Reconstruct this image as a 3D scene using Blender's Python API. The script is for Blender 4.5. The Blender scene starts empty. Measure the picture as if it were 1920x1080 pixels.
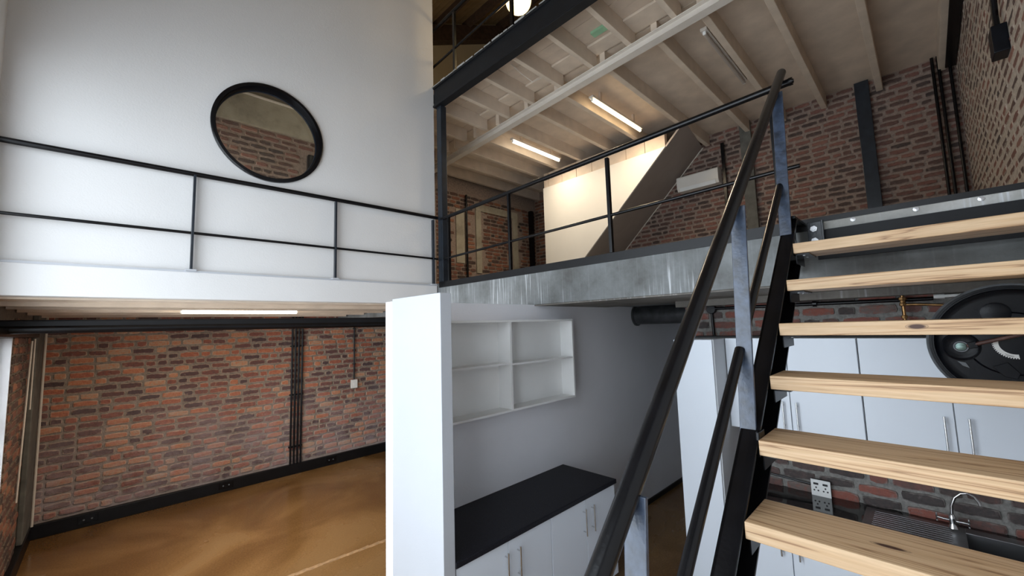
import bpy, bmesh, math, random
from mathutils import Vector, Matrix
random.seed(7)
C = bpy.context.scene
COL = C.collection
H = 2.3                                   # eye height above the ground floor
S = Vector((0, 0, H))                     # builders use eye-relative z; S lifts everything so the floor is z=0
# ------------------------------------------------------------------ camera
f = 764.42
cam = bpy.data.cameras.new('camera'); cam.sensor_width = 36; cam.lens = f / 1920 * 36
cam.clip_start = 0.02; cam.clip_end = 200
co = bpy.data.objects.new('camera', cam); COL.objects.link(co)
R = Matrix(((0.71444, 0.04397, 0.69832), (-0.69906, 0.08800, 0.70964), (-0.03025, -0.99515, 0.09361)))
def cv(v): return (R @ Vector(v)).normalized()
rx, uy, bz = cv((1, 0, 0)), cv((0, -1, 0)), cv((0, 0, -1))
co.matrix_world = Matrix.Translation(S) @ Matrix((rx, uy, bz)).transposed().to_4x4()
C.camera = co
# ------------------------------------------------------------------ world, lights, exposure
C.view_settings.view_transform = 'Standard'; C.view_settings.look = 'None'
C.view_settings.gamma = 1; C.view_settings.use_curve_mapping = False
C.view_settings.exposure = 0.0
w = bpy.data.worlds.new('sky'); C.world = w; w.use_nodes = True
wn = w.node_tree; bg = wn.nodes['Background']
bg.inputs[0].default_value = (0.80, 0.90, 1.0, 1); bg.inputs[1].default_value = 3.0
def area(name, loc, rot, sx, sy, power, col):
    l = bpy.data.lights.new(name, 'AREA'); l.shape = 'RECTANGLE'; l.size = sx; l.size_y = sy
    l.energy = power; l.color = col
    o = bpy.data.objects.new(name, l); o.location = Vector(loc) + S; o.rotation_euler = rot
    COL.objects.link(o); return o
PI = math.pi
DAY = (0.86, 0.93, 1.0)
# daylight entering through the facade openings (lights sit in the window openings, facing in: +X; the upper one is added)
area('daylight_tall_window', (-0.80, 2.0, -0.05), (0, -PI/2, 0), 3.8, 4.0, 92, DAY)
area('daylight_lower_window', (-0.80, 5.05, -0.75), (0, -PI/2, 0), 1.5, 1.2, 90, (.95,.96,1))
area('added_upper_window_light', (-0.80, 5.4, 1.7), (0, -PI/2, 0), 1.3, 1.4, 100, (1, .9, .78))  # added warm light for the room behind the round window
# ------------------------------------------------------------------ materials
def nt(name):
    m = bpy.data.materials.new(name); m.use_nodes = True
    t = m.node_tree; return m, t.nodes, t.links, t.nodes['Principled BSDF']
def N(ns, kind, **kw):
    n = ns.new(kind)
    for k, v in kw.items(): setattr(n, k, v)
    return n
def ramp(ns, stops, interp='LINEAR'):
    r = ns.new('ShaderNodeValToRGB'); r.color_ramp.interpolation = interp
    e = r.color_ramp.elements
    e[0].position, e[0].color = stops[0][0], (*stops[0][1], 1)
    e[1].position, e[1].color = stops[-1][0], (*stops[-1][1], 1)
    for p, c in stops[1:-1]:
        x = e.new(p); x.color = (*c, 1)
    return r
def plain(name, c, rough=.5, metal=0, var=.06, scale=6, bump=0.0, bscale=60, spec=None, coat=0):
    m, ns, lk, b = nt(name)
    tc = N(ns, 'ShaderNodeTexCoord'); no = N(ns, 'ShaderNodeTexNoise'); no.inputs['Scale'].default_value = scale
    no.inputs['Detail'].default_value = 6
    lk.new(tc.outputs['Object'], no.inputs['Vector'])
    lo = tuple(max(0, x * (1 - var)) for x in c); hi = tuple(min(1, x * (1 + var)) for x in c)
    r = ramp(ns, [(.3, lo), (.7, hi)]); lk.new(no.outputs['Fac'], r.inputs[0]); lk.new(r.outputs[0], b.inputs['Base Color'])
    b.inputs['Roughness'].default_value = rough; b.inputs['Metallic'].default_value = metal
    if spec is not None: b.inputs['Specular IOR Level'].default_value = spec
    if coat: b.inputs['Coat Weight'].default_value = coat; b.inputs['Coat Roughness'].default_value = .15
    if bump:
        n2 = N(ns, 'ShaderNodeTexNoise'); n2.inputs['Scale'].default_value = bscale; n2.inputs['Detail'].default_value = 4
        lk.new(tc.outputs['Object'], n2.inputs['Vector'])
        bu = N(ns, 'ShaderNodeBump'); bu.inputs['Strength'].default_value = bump; bu.inputs['Distance'].default_value = .01
        lk.new(n2.outputs['Fac'], bu.inputs['Height']); lk.new(bu.outputs[0], b.inputs['Normal'])
    return m
M = {}
M['white_wall'] = plain('white_wall_paint', (.72, .71, .70), .75, var=.03, scale=1.2, bump=.15, bscale=90)
M['grey_wall'] = plain('pale_grey_wall_paint', (.82, .82, .86), .7, var=.03, scale=1.5, bump=.12, bscale=90)
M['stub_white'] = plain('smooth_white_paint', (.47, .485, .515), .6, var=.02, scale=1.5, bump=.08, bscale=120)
M['ceiling_paint'] = plain('old_cream_ceiling_paint', (.60, .485, .38), .75, var=.12, scale=4, bump=.2, bscale=40)
M['joist_paint'] = plain('cream_joist_paint', (.64, .53, .42), .65, var=.10, scale=5, bump=.15, bscale=50)
M['beam_white'] = plain('cream_gloss_beam_paint', (.66, .60, .53), .45, var=.05)
M['panel_white'] = plain('warm_white_plaster', (.74, .70, .63), .7, var=.03, scale=2)
M['cream_wall'] = plain('cream_wall_paint', (.50, .42, .27), .8, var=.05, scale=2)
M['black_steel'] = plain('black_painted_steel', (.004, .004, .005), .26, var=.3, scale=12, bump=.04, bscale=80, spec=.3)
M['blue_steel'] = plain('dark_blue_grey_painted_steel', (.013, .018, .026), .28, var=.35, scale=10, bump=.08, bscale=60, spec=.5)
M['post_steel'] = plain('worn_slate_painted_flat_bar', (.028, .042, .072), .36, var=.6, scale=25, bump=.12, bscale=80, spec=.8)
M['beam_black'] = plain('charcoal_painted_steel_beam', (.010, .011, .013), .5, var=.15, scale=8, spec=.25)
M['skirt'] = plain('satin_black_skirting', (.005, .005, .006), .4, var=.3, scale=6, spec=.3)
M['melamine'] = plain('white_melamine', (.74, .79, .86), .35, var=.015, scale=2)
M['melamine_side'] = plain('grey_melamine_edge', (.62, .64, .66), .45, var=.03, scale=2)
M['shelf_white'] = plain('white_shelf_board', (.84, .84, .83), .5, var=.03, scale=3)
M['chrome'] = plain('brushed_chrome', (.62, .62, .62), .18, metal=1, var=.05)
M['steel'] = plain('brushed_stainless_steel', (.34, .34, .35), .36, metal=1, var=.08, scale=8)
M['galv'] = plain('galvanised_bolt_steel', (.55, .55, .56), .35, metal=1, var=.1)
M['copper'] = plain('tarnished_copper', (.42, .24, .10), .35, metal=1, var=.4, scale=25)
M['plastic'] = plain('white_switch_plastic', (.80, .80, .78), .4, var=.02)
M['dark'] = plain('black_slot_plastic', (.01, .01, .01), .6, var=.1)
M['black_plastic'] = plain('moulded_black_plastic', (.004, .005, .008), .3, var=.25, scale=15, bump=.04, bscale=120, spec=.25)
M['rim_grey'] = plain('lit_grey_rim_plastic', (.13, .145, .16), .3, var=.2, scale=20)  # pale grey carries the lit edge of the black reel's rim
M['ac_white'] = plain('white_appliance_plastic', (.74, .70, .64), .4, var=.02)
M['duct'] = plain('dark_galvanised_duct_sheet', (.075, .078, .082), .4, metal=.6, var=.35, scale=9)
M['green'] = plain('green_painted_board', (.30, .52, .32), .7, var=.15)
M['roof_board'] = plain('dim_timber_ceiling_boards', (.36, .26, .14), .7, var=.15, scale=6)
M['rafter'] = plain('dark_stained_rafter', (.06, .035, .022), .6, var=.4, scale=14)
M['soffit'] = plain('taupe_painted_soffit', (.36, .305, .27), .7, var=.05, scale=4)
M['column_grey'] = plain('dull_grey_column_paint', (.10, .095, .08), .7, var=.3, scale=8, bump=.2, bscale=30)
M['cord'] = plain('ivory_cord', (.62, .56, .48), .6)
M['hub'] = plain('greenish_metal_cap', (.25, .36, .33), .35, metal=.7, var=.3, scale=60)
M['arm'] = plain('brown_rusted_arm', (.10, .045, .035), .5, var=.3, scale=30)

def granite(name, c, rough, sp=.35):
    m, ns, lk, b = nt(name)
    tc = N(ns, 'ShaderNodeTexCoord'); v = N(ns, 'ShaderNodeTexNoise'); v.inputs['Scale'].default_value = 220; v.inputs['Detail'].default_value = 3
    lk.new(tc.outputs['Object'], v.inputs['Vector'])
    r = ramp(ns, [(.45, c), (.62, tuple(x * 2.2 for x in c)), (.75, tuple(min(1, x * 5) for x in c))])
    lk.new(v.outputs['Fac'], r.inputs[0]); lk.new(r.outputs[0], b.inputs['Base Color'])
    b.inputs['Roughness'].default_value = rough; b.inputs['Specular IOR Level'].default_value = sp
    return m
M['worktop'] = granite('matt_black_speckled_worktop', (.007, .007, .010), .5, .22)
M['granite'] = granite('polished_black_granite', (.010, .009, .009), .07, .6)

def glass(name):
    m = bpy.data.materials.new(name); m.use_nodes = True; ns, lk = m.node_tree.nodes, m.node_tree.links
    ns.clear(); o = ns.new('ShaderNodeOutputMaterial'); mx = ns.new('ShaderNodeMixShader')
    tr = ns.new('ShaderNodeBsdfTransparent'); gl = ns.new('ShaderNodeBsdfGlossy'); gl.inputs['Roughness'].default_value = .02
    tr.inputs[0].default_value = (.93, .94, .93, 1)
    fr = ns.new('ShaderNodeFresnel'); fr.inputs[0].default_value = 1.45
    lk.new(fr.outputs[0], mx.inputs[0]); lk.new(tr.outputs[0], mx.inputs[1]); lk.new(gl.outputs[0], mx.inputs[2]); lk.new(mx.outputs[0], o.inputs[0])
    return m
M['glass'] = glass('clear_window_glass')

def emis(name, c, s):
    m, ns, lk, b = nt(name); b.inputs['Base Color'].default_value = (*c, 1)
    b.inputs['Emission Color'].default_value = (*c, 1); b.inputs['Emission Strength'].default_value = s
    return m
M['tube_warm'] = emis('lit_warm_fluorescent_tube', (1, .80, .50), 9)
M['tube_cool'] = emis('lit_fluorescent_tube', (1, .90, .72), 11)
M['globe'] = emis('lit_opal_globe', (1, .80, .42), 2.2)
M['tube_off'] = plain('unlit_tube_glass', (.42, .36, .31), .35, var=.03)

def pine(name, knot=None):
    m, ns, lk, b = nt(name)
    tc = N(ns, 'ShaderNodeTexCoord'); mp = N(ns, 'ShaderNodeMapping'); mp.inputs['Scale'].default_value = (7, .20, 7)
    lk.new(tc.outputs['Object'], mp.inputs['Vector'])
    oi = N(ns, 'ShaderNodeObjectInfo'); mu = N(ns, 'ShaderNodeMath', operation='MULTIPLY'); mu.inputs[1].default_value = 37
    lk.new(oi.outputs['Random'], mu.inputs[0]); cb = N(ns, 'ShaderNodeCombineXYZ'); lk.new(mu.outputs[0], cb.inputs[0]); lk.new(mu.outputs[0], cb.inputs[2])
    lk.new(cb.outputs[0], mp.inputs['Location'])
    no = N(ns, 'ShaderNodeTexNoise'); no.inputs['Scale'].default_value = 1.6; no.inputs['Detail'].default_value = 4; no.inputs['Distortion'].default_value = .15
    lk.new(mp.outputs[0], no.inputs['Vector'])
    m1 = N(ns, 'ShaderNodeMath', operation='MULTIPLY'); m1.inputs[1].default_value = 11; lk.new(no.outputs['Fac'], m1.inputs[0])
    fr = N(ns, 'ShaderNodeMath', operation='FRACT'); lk.new(m1.outputs[0], fr.inputs[0])
    r = ramp(ns, [(0, (.58, .38, .21)), (.5, (.68, .48, .29)), (.82, (.58, .37, .20)), (.94, (.30, .165, .08)), (1, (.58, .38, .21))])
    lk.new(fr.outputs[0], r.inputs[0])
    col = r.outputs[0]
    n2 = N(ns, 'ShaderNodeTexNoise'); n2.inputs['Scale'].default_value = 30; n2.inputs['Detail'].default_value = 5
    mp2 = N(ns, 'ShaderNodeMapping'); mp2.inputs['Scale'].default_value = (6, .35, 6); lk.new(tc.outputs['Object'], mp2.inputs['Vector']); lk.new(mp2.outputs[0], n2.inputs['Vector'])
    mx = N(ns, 'ShaderNodeMix', data_type='RGBA', blend_type='MULTIPLY'); mx.inputs[0].default_value = .35
    r2 = ramp(ns, [(.3, (.6, .55, .5)), (.7, (1, 1, 1))]); lk.new(n2.outputs['Fac'], r2.inputs[0])
    lk.new(col, mx.inputs[6]); lk.new(r2.outputs[0], mx.inputs[7]); col = mx.outputs[2]
    if knot:
        for (kx, ky, kz, sx, sy, sz) in [knot]:
            k = N(ns, 'ShaderNodeMapping'); k.vector_type = 'TEXTURE'
            k.inputs['Location'].default_value = (kx, ky, kz); k.inputs['Scale'].default_value = (sx, sy, sz)
            lk.new(tc.outputs['Object'], k.inputs['Vector'])
            ln = N(ns, 'ShaderNodeVectorMath', operation='LENGTH'); lk.new(k.outputs[0], ln.inputs[0])
            kr = ramp(ns, [(.55, (1, 1, 1)), (.75, (.5, .5, .5)), (.8, (.15, .15, .15)), (.9, (.45, .45, .45)), (1, (0, 0, 0))]); lk.new(ln.outputs['Value'], kr.inputs[0])
            mk = N(ns, 'ShaderNodeMix', data_type='RGBA'); lk.new(kr.outputs[0], mk.inputs[0]); lk.new(col, mk.inputs[6])
            mk.inputs[7].default_value = (.06, .022, .012, 1); col = mk.outputs[2]
    lk.new(col, b.inputs['Base Color']); b.inputs['Roughness'].default_value = .5
    bu = N(ns, 'ShaderNodeBump'); bu.inputs['Strength'].default_value = .12; bu.inputs['Distance'].default_value = .004
    lk.new(n2.outputs['Fac'], bu.inputs['Height']); lk.new(bu.outputs[0], b.inputs['Normal'])
    return m
M['pine'] = pine('varnished_pine')
M['pine_knot_front'] = pine('varnished_pine_with_front_knot', (-.005, -.425, -.022, .06, .032, .012))
M['pine_knot_top'] = pine('varnished_pine_with_top_knot', (.10, -.33, 0, .012, .045, .02))

def concrete(name, base, lo, hi, streak=1.0):
    m, ns, lk, b = nt(name)
    tc = N(ns, 'ShaderNodeTexCoord')
    n1 = N(ns, 'ShaderNodeTexNoise'); n1.inputs['Scale'].default_value = 2.2; n1.inputs['Detail'].default_value = 8; n1.inputs['Roughness'].default_value = .65
    lk.new(tc.outputs['Object'], n1.inputs['Vector'])
    r1 = ramp(ns, [(.3, lo), (.5, base), (.72, hi)]); lk.new(n1.outputs['Fac'], r1.inputs[0])
    mp = N(ns, 'ShaderNodeMapping'); mp.inputs['Scale'].default_value = (26, 26, 1.1); lk.new(tc.outputs['Object'], mp.inputs['Vector'])
    n2 = N(ns, 'ShaderNodeTexNoise'); n2.inputs['Scale'].default_value = 1.6; n2.inputs['Detail'].default_value = 5; lk.new(mp.outputs[0], n2.inputs['Vector'])
    r2 = ramp(ns, [(.50, (0, 0, 0)), (.60, (streak*.25, streak*.25, streak*.25)), (.66, (streak, streak, streak))]); lk.new(n2.outputs['Fac'], r2.inputs[0])
    gate = N(ns, 'ShaderNodeTexNoise'); gate.inputs['Scale'].default_value = 1.1; lk.new(tc.outputs['Object'], gate.inputs['Vector'])
    rg = ramp(ns, [(.46, (.06, .06, .06)), (.62, (1, 1, 1))]); lk.new(gate.outputs['Fac'], rg.inputs[0])
    mg = N(ns, 'ShaderNodeMath', operation='MULTIPLY'); lk.new(r2.outputs[0], mg.inputs[0]); lk.new(rg.outputs[0], mg.inputs[1])
    mx = N(ns, 'ShaderNodeMix', data_type='RGBA'); lk.new(mg.outputs[0], mx.inputs[0]); lk.new(r1.outputs[0], mx.inputs[6]); mx.inputs[7].default_value = (.62, .64, .66, 1)
    lk.new(mx.outputs[2], b.inputs['Base Color']); b.inputs['Roughness'].default_value = .7
    bu = N(ns, 'ShaderNodeBump'); bu.inputs['Strength'].default_value = .25; bu.inputs['Distance'].default_value = .01
    n3 = N(ns, 'ShaderNodeTexNoise'); n3.inputs['Scale'].default_value = 45; n3.inputs['Detail'].default_value = 6; lk.new(tc.outputs['Object'], n3.inputs['Vector'])
    lk.new(n3.outputs['Fac'], bu.inputs['Height']); lk.new(bu.outputs[0], b.inputs['Normal'])
    return m
M['concrete'] = concrete('streaked_bare_concrete', (.175, .185, .185), (.09, .09, .085), (.27, .285, .29))
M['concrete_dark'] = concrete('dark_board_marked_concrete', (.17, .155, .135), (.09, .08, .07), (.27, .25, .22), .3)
M['concrete_pale'] = concrete('pale_rough_concrete_lip', (.40, .40, .38), (.25, .25, .24), (.62, .63, .62))
M['concrete_tan'] = concrete('tan_patched_concrete', (.33, .29, .22), (.16, .135, .10), (.40, .36, .28), .15)

def floor_mat():
    m, ns, lk, b = nt('brown_polished_screed')
    tc = N(ns, 'ShaderNodeTexCoord')
    n1 = N(ns, 'ShaderNodeTexNoise'); n1.inputs['Scale'].default_value = .8; n1.inputs['Detail'].default_value = 7; n1.inputs['Distortion'].default_value = .8
    lk.new(tc.outputs['Object'], n1.inputs['Vector'])
    r1 = ramp(ns, [(.30, (.15, .072, .022)), (.46, (.20, .102, .034)), (.56, (.27, .145, .052)), (.72, (.31, .18, .075))]); lk.new(n1.outputs['Fac'], r1.inputs[0])
    n2 = N(ns, 'ShaderNodeTexNoise'); n2.inputs['Scale'].default_value = 60; n2.inputs['Detail'].default_value = 5; lk.new(tc.outputs['Object'], n2.inputs['Vector'])
    r2 = ramp(ns, [(.3, (.72, .72, .72)), (.7, (1.0, 1.0, 1.0))]); lk.new(n2.outputs['Fac'], r2.inputs[0])
    mx = N(ns, 'ShaderNodeMix', data_type='RGBA', blend_type='MULTIPLY'); mx.inputs[0].default_value = 1
    lk.new(r1.outputs[0], mx.inputs[6]); lk.new(r2.outputs[0], mx.inputs[7]); lk.new(mx.outputs[2], b.inputs['Base Color'])
    rr = ramp(ns, [(.4, (.12, .12, .12)), (.6, (.28, .28, .28))]); lk.new(n1.outputs['Fac'], rr.inputs[0]); lk.new(rr.outputs[0], b.inputs['Roughness'])
    b.inputs['Specular IOR Level'].default_value = .45
    return m
M['floor'] = floor_mat()

def brick_mats(name, stops, mortar, smear, edge, wash, zlo=None, zhi=None, sat=1.0):
    """brick face + mortar bed of one wall. 'wash' is limewash/efflorescence strength, growing below world height zhi."""
    out = []
    for part in ('brick', 'mortar'):
        m, ns, lk, b = nt(name + '_' + part)
        geo = N(ns, 'ShaderNodeNewGeometry')
        n1 = N(ns, 'ShaderNodeTexNoise'); n1.inputs['Scale'].default_value = 28; n1.inputs['Detail'].default_value = 6; n1.inputs['Roughness'].default_value = .7
        lk.new(geo.outputs['Position'], n1.inputs['Vector'])
        if part == 'brick':
            oi = N(ns, 'ShaderNodeObjectInfo'); at = N(ns, 'ShaderNodeAttribute'); at.attribute_name = 'rnd'
            ad = N(ns, 'ShaderNodeMath', operation='ADD'); lk.new(oi.outputs['Random'], ad.inputs[0]); lk.new(at.outputs['Fac'], ad.inputs[1])
            fr = N(ns, 'ShaderNodeMath', operation='FRACT'); lk.new(ad.outputs[0], fr.inputs[0])
            jit = N(ns, 'ShaderNodeMath', operation='MULTIPLY_ADD'); jit.inputs[1].default_value = .8; lk.new(n1.outputs['Fac'], jit.inputs[0])
            sb = N(ns, 'ShaderNodeMath', operation='SUBTRACT'); lk.new(fr.outputs[0], sb.inputs[0]); sb.inputs[1].default_value = .40
            lk.new(sb.outputs[0], jit.inputs[2])
            r = ramp(ns, stops); lk.new(jit.outputs[0], r.inputs[0]); col = r.outputs[0]
            ea = N(ns, 'ShaderNodeAttribute'); ea.attribute_name = 'edge'
            n3 = N(ns, 'ShaderNodeTexNoise'); n3.inputs['Scale'].default_value = 22; n3.inputs['Detail'].default_value = 5; lk.new(geo.outputs['Position'], n3.inputs['Vector'])
            a3 = N(ns, 'ShaderNodeMath', operation='MULTIPLY_ADD'); lk.new(ea.outputs['Fac'], a3.inputs[0]); a3.inputs[1].default_value = edge; lk.new(n3.outputs['Fac'], a3.inputs[2])
            r3 = ramp(ns, [(.62, (0, 0, 0)), (.95, (.8, .8, .8))]); lk.new(a3.outputs[0], r3.inputs[0])
            mx = N(ns, 'ShaderNodeMix', data_type='RGBA'); lk.new(r3.outputs[0], mx.inputs[0]); lk.new(col, mx.inputs[6]); mx.inputs[7].default_value = (*smear, 1)
            col = mx.outputs[2]
        else:
            r = ramp(ns, [(.3, tuple(x * .6 for x in mortar)), (.5, mortar), (.75, tuple(x * 1.45 for x in mortar))]); lk.new(n1.outputs['Fac'], r.inputs[0]); col = r.outputs[0]
        if wash:
            sx = N(ns, 'ShaderNodeSeparateXYZ'); lk.new(geo.outputs['Position'], sx.inputs[0])
            mr = N(ns, 'ShaderNodeMapRange'); mr.inputs['From Min'].default_value = zlo; mr.inputs['From Max'].default_value = zhi
            mr.inputs['To Min'].default_value = wash; mr.inputs['To Max'].default_value = 0; lk.new(sx.outputs['Z'], mr.inputs['Value'])
            n4 = N(ns, 'ShaderNodeTexNoise'); n4.inputs['Scale'].default_value = 2.3; n4.inputs['Detail'].default_value = 8; n4.inputs['Roughness'].default_value = .75; lk.new(geo.outputs['Position'], n4.inputs['Vector'])
            r4 = ramp(ns, [(.35, (0, 0, 0)), (.65, (1, 1, 1))]); lk.new(n4.outputs['Fac'], r4.inputs[0])
            ml = N(ns, 'ShaderNodeMath', operation='MULTIPLY'); lk.new(mr.outputs[0], ml.inputs[0]); lk.new(r4.outputs[0], ml.inputs[1])
            mw = N(ns, 'ShaderNodeMix', data_type='RGBA'); lk.new(ml.outputs[0], mw.inputs[0]); lk.new(col, mw.inputs[6]); mw.inputs[7].default_value = (.36, .30, .31, 1)
            col = mw.outputs[2]
        lk.new(col, b.inputs['Base Color']); b.inputs['Roughness'].default_value = .85
        bu = N(ns, 'ShaderNodeBump'); bu.inputs['Strength'].default_value = .5; bu.inputs['Distance'].default_value = .012
        n5 = N(ns, 'ShaderNodeTexNoise'); n5.inputs['Scale'].default_value = 55; n5.inputs['Detail'].default_value = 6; lk.new(geo.outputs['Position'], n5.inputs['Vector'])
        lk.new(n5.outputs['Fac'], bu.inputs['Height']); lk.new(bu.outputs[0], b.inputs['Normal'])
        out.append(m)
    return out
REDS = [(0, (.075, .048, .05)), (.25, (.13, .062, .056)), (.45, (.22, .082, .06)), (.65, (.34, .11, .065)), (.8, (.45, .16, .08)), (.95, (.46, .23, .13)), (1, (.42, .28, .19))]
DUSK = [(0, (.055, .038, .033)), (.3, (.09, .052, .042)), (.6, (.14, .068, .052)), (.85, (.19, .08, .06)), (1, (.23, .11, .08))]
MAUVE = [(0, (.06, .05, .048)), (.3, (.11, .075, .068)), (.55, (.19, .085, .07)), (.8, (.27, .09, .065)), (1, (.17, .13, .115))]
BR_back = brick_mats('warm_clinker', REDS, (.25, .205, .165), (.56, .42, .31), .40, .9, 0.0, 1.7)
BR_kit = brick_mats('kitchen_clinker', MAUVE, (.22, .21, .195), (.27, .24, .22), .30, 0)
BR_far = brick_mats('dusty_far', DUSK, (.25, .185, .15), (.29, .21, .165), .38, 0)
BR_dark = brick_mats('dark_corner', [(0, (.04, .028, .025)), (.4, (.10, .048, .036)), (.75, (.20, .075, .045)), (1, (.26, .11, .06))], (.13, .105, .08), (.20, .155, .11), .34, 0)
BR_side = brick_mats('smeared_side', DUSK, (.42, .36, .30), (.46, .38, .31), .66, 0)

# ------------------------------------------------------------------ mesh helpers
class MB:
    def __init__(s): s.v = []; s.f = []
    def quadbox(s, p):            # 8 points: bottom 4 ccw, top 4 ccw
        i = len(s.v); s.v += [Vector(q) for q in p]
        s.f += [(i+3, i+2, i+1, i), (i+4, i+5, i+6, i+7), (i, i+1, i+5, i+4), (i+1, i+2, i+6, i+5), (i+2, i+3, i+7, i+6), (i+3, i, i+4, i+7)]
        return s
    def box(s, x0, x1, y0, y1, z0, z1):
        return s.quadbox([(x0, y0, z0), (x1, y0, z0), (x1, y1, z0), (x0, y1, z0), (x0, y0, z1), (x1, y0, z1), (x1, y1, z1), (x0, y1, z1)])
    def bar(s, p0, p1, w, h, side):   # rectangular bar; 'side' ~ direction of w
        p0, p1 = Vector(p0), Vector(p1); d = (p1 - p0).normalized(); a = Vector(side); a = (a - d * a.dot(d)).normalized(); b = d.cross(a)
        a *= w / 2; b *= h / 2
        return s.quadbox([p0 - a - b, p0 + a - b, p0 + a + b, p0 - a + b, p1 - a - b, p1 + a - b, p1 + a + b, p1 - a + b])
    def prism(s, pts, vec):
        i = len(s.v); n = len(pts); vec = Vector(vec); s.v += [Vector(p) for p in pts] + [Vector(p) + vec for p in pts]
        s.f += [tuple(range(i + n - 1, i - 1, -1)), tuple(range(i + n, i + 2 * n))]
        for k in range(n): s.f.append((i + k, i + (k + 1) % n, i + n + (k + 1) % n, i + n + k))
        return s
    def tube(s, path, r, n=16, caps=True):
        path = [Vector(p) for p in path]; i0 = len(s.v); prev = None
        for k, p in enumerate(path):
            d = (path[min(k + 1, len(path) - 1)] - path[max(k - 1, 0)]).normalized()
            if prev is None:
                a = d.orthogonal().normalized()
            else: a = (prev - d * prev.dot(d)).normalized()
            prev = a; b = d.cross(a)
            rr = r[k] if isinstance(r, (list, tuple)) else r
            for j in range(n):
                t = 2 * PI * j / n; s.v.append(p + a * rr * math.cos(t) + b * rr * math.sin(t))
        for k in range(len(path) - 1):
            for j in range(n):
                a0 = i0 + k * n + j; a1 = i0 + k * n + (j + 1) % n; s.f.append((a0, a1, a1 + n, a0 + n))
        if caps:
            s.f.append(tuple(i0 + j for j in reversed(range(n)))); e = i0 + (len(path) - 1) * n; s.f.append(tuple(e + j for j in range(n)))
        return s
    def lathe(s, c, ax, prof, n=48, a0=0, a1=2 * PI):    # prof: (radius, height along ax)
        c = Vector(c); ax = Vector(ax).normalized(); a = ax.orthogonal().normalized(); b = ax.cross(a); i0 = len(s.v); m = len(prof)
        for j in range(n):
            t = a0 + (a1 - a0) * j / n
            for (r, h) in prof: s.v.append(c + ax * h + (a * math.cos(t) + b * math.sin(t)) * r)
        for j in range(n):
            for k in range(m - 1):
                p = i0 + j * m + k; q = i0 + ((j + 1) % n) * m + k; s.f.append((p, q, q + 1, p + 1))
        return s
def link(name, me, mat, parent=None, origin=None, kind=None, bevel=0, smooth=False):
    o = bpy.data.objects.new(name, me)
    if mat: me.materials.clear(); me.materials.append(mat)
    COL.objects.link(o)
    if parent is not None: o.parent = parent
    if kind: o['kind'] = kind
    if bevel:
        b = o.modifiers.new('bevel', 'BEVEL'); b.width = bevel; b.segments = 2; b.limit_method = 'ANGLE'; b.angle_limit = .6
    return o
BASE = {}
def obj(name, mb, mat, parent=None, base=None, kind=None, bevel=0, smooth=False, label=None, cat=None, group=None):
    """verts are eye-relative; the object's origin goes to 'base' (eye-relative) or the mesh's bottom centre"""
    if base is None:
        xs = [v.x for v in mb.v]; ys = [v.y for v in mb.v]; zs = [v.z for v in mb.v]
        base = Vector(((min(xs) + max(xs)) / 2, (min(ys) + max(ys)) / 2, min(zs)))
    base = Vector(base)
    me = bpy.data.meshes.new(name); me.from_pydata([v - base for v in mb.v], [], mb.f)
    bm = bmesh.new(); bm.from_mesh(me); bmesh.ops.recalc_face_normals(bm, faces=bm.faces); bm.to_mesh(me); bm.free()
    if smooth: me.shade_smooth(); me.set_sharp_from_angle(angle=.7)
    o = link(name, me, mat, parent, kind=kind, bevel=bevel)
    pb = BASE[parent.as_pointer()] if parent is not None else -S
    o.location = base - pb
    BASE[o.as_pointer()] = base
    tag(o, label, cat, group)
    return o
def tag(o, label=None, cat=None, group=None):
    if label: o['label'] = label
    if cat: o['category'] = cat
    if group: o['group'] = group
def thing(name, base, label, cat, group=None, kind=None):
    o = bpy.data.objects.new(name, None); COL.objects.link(o); o.location = Vector(base) + S; o.empty_display_size = .1
    BASE[o.as_pointer()] = Vector(base); tag(o, label, cat, group)
    if kind: o['kind'] = kind
    return o
def bx(*a): return MB().box(*a)
def struct(name, mb, mat, **k): return obj(name, mb, mat, kind='structure', **k)

# ------------------------------------------------------------------ bricks
def brick_mesh(L, Hh, seed, depth=.022):
    rnd = random.Random(seed); n = 12; pts = []
    # rough rounded rectangle outline
    base = []
    for k in range(n):
        t = k / n * 4; e = int(t); q = (t - e)
        x, y = [(-1 + 2 * q, -1), (1, -1 + 2 * q), (1 - 2 * q, 1), (-1, 1 - 2 * q)][e]
        if q == 0: x *= .96; y *= .80
        base.append((x * L / 2 * (1 + rnd.uniform(-.035, .012)), y * Hh / 2 * (1 + rnd.uniform(-.16, .06))))
    v = []; edge = []
    for (x, y) in base: v.append((x, y, -.008)); edge.append(1.0)
    for (x, y) in base: v.append((x * .985, y * .965, depth - .010 + rnd.uniform(-.002, .002))); edge.append(1.0)
    for (x, y) in base:
        sx = (abs(x) - Hh * .17) / abs(x) if abs(x) > Hh * .3 else .6
        v.append((x * sx, y * .62, depth - .007 + rnd.uniform(-.002, .003))); edge.append(0.0)
    f = []
    for r in range(2):
        for k in range(n): f.append((r * n + k, r * n + (k + 1) % n, (r + 1) * n + (k + 1) % n, (r + 1) * n + k))
    f.append(tuple(range(2 * n, 3 * n)))
    return v, f, edge
def mk_mesh(name, v, f, edge, rnd=None):
    me = bpy.data.meshes.new(name); me.from_pydata(v, [], f)
    a = me.attributes.new('edge', 'FLOAT', 'POINT'); a.data.foreach_set('value', edge)
    if rnd is not None:
        a = me.attributes.new('rnd', 'FLOAT', 'POINT'); a.data.foreach_set('value', rnd)
    return me
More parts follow.
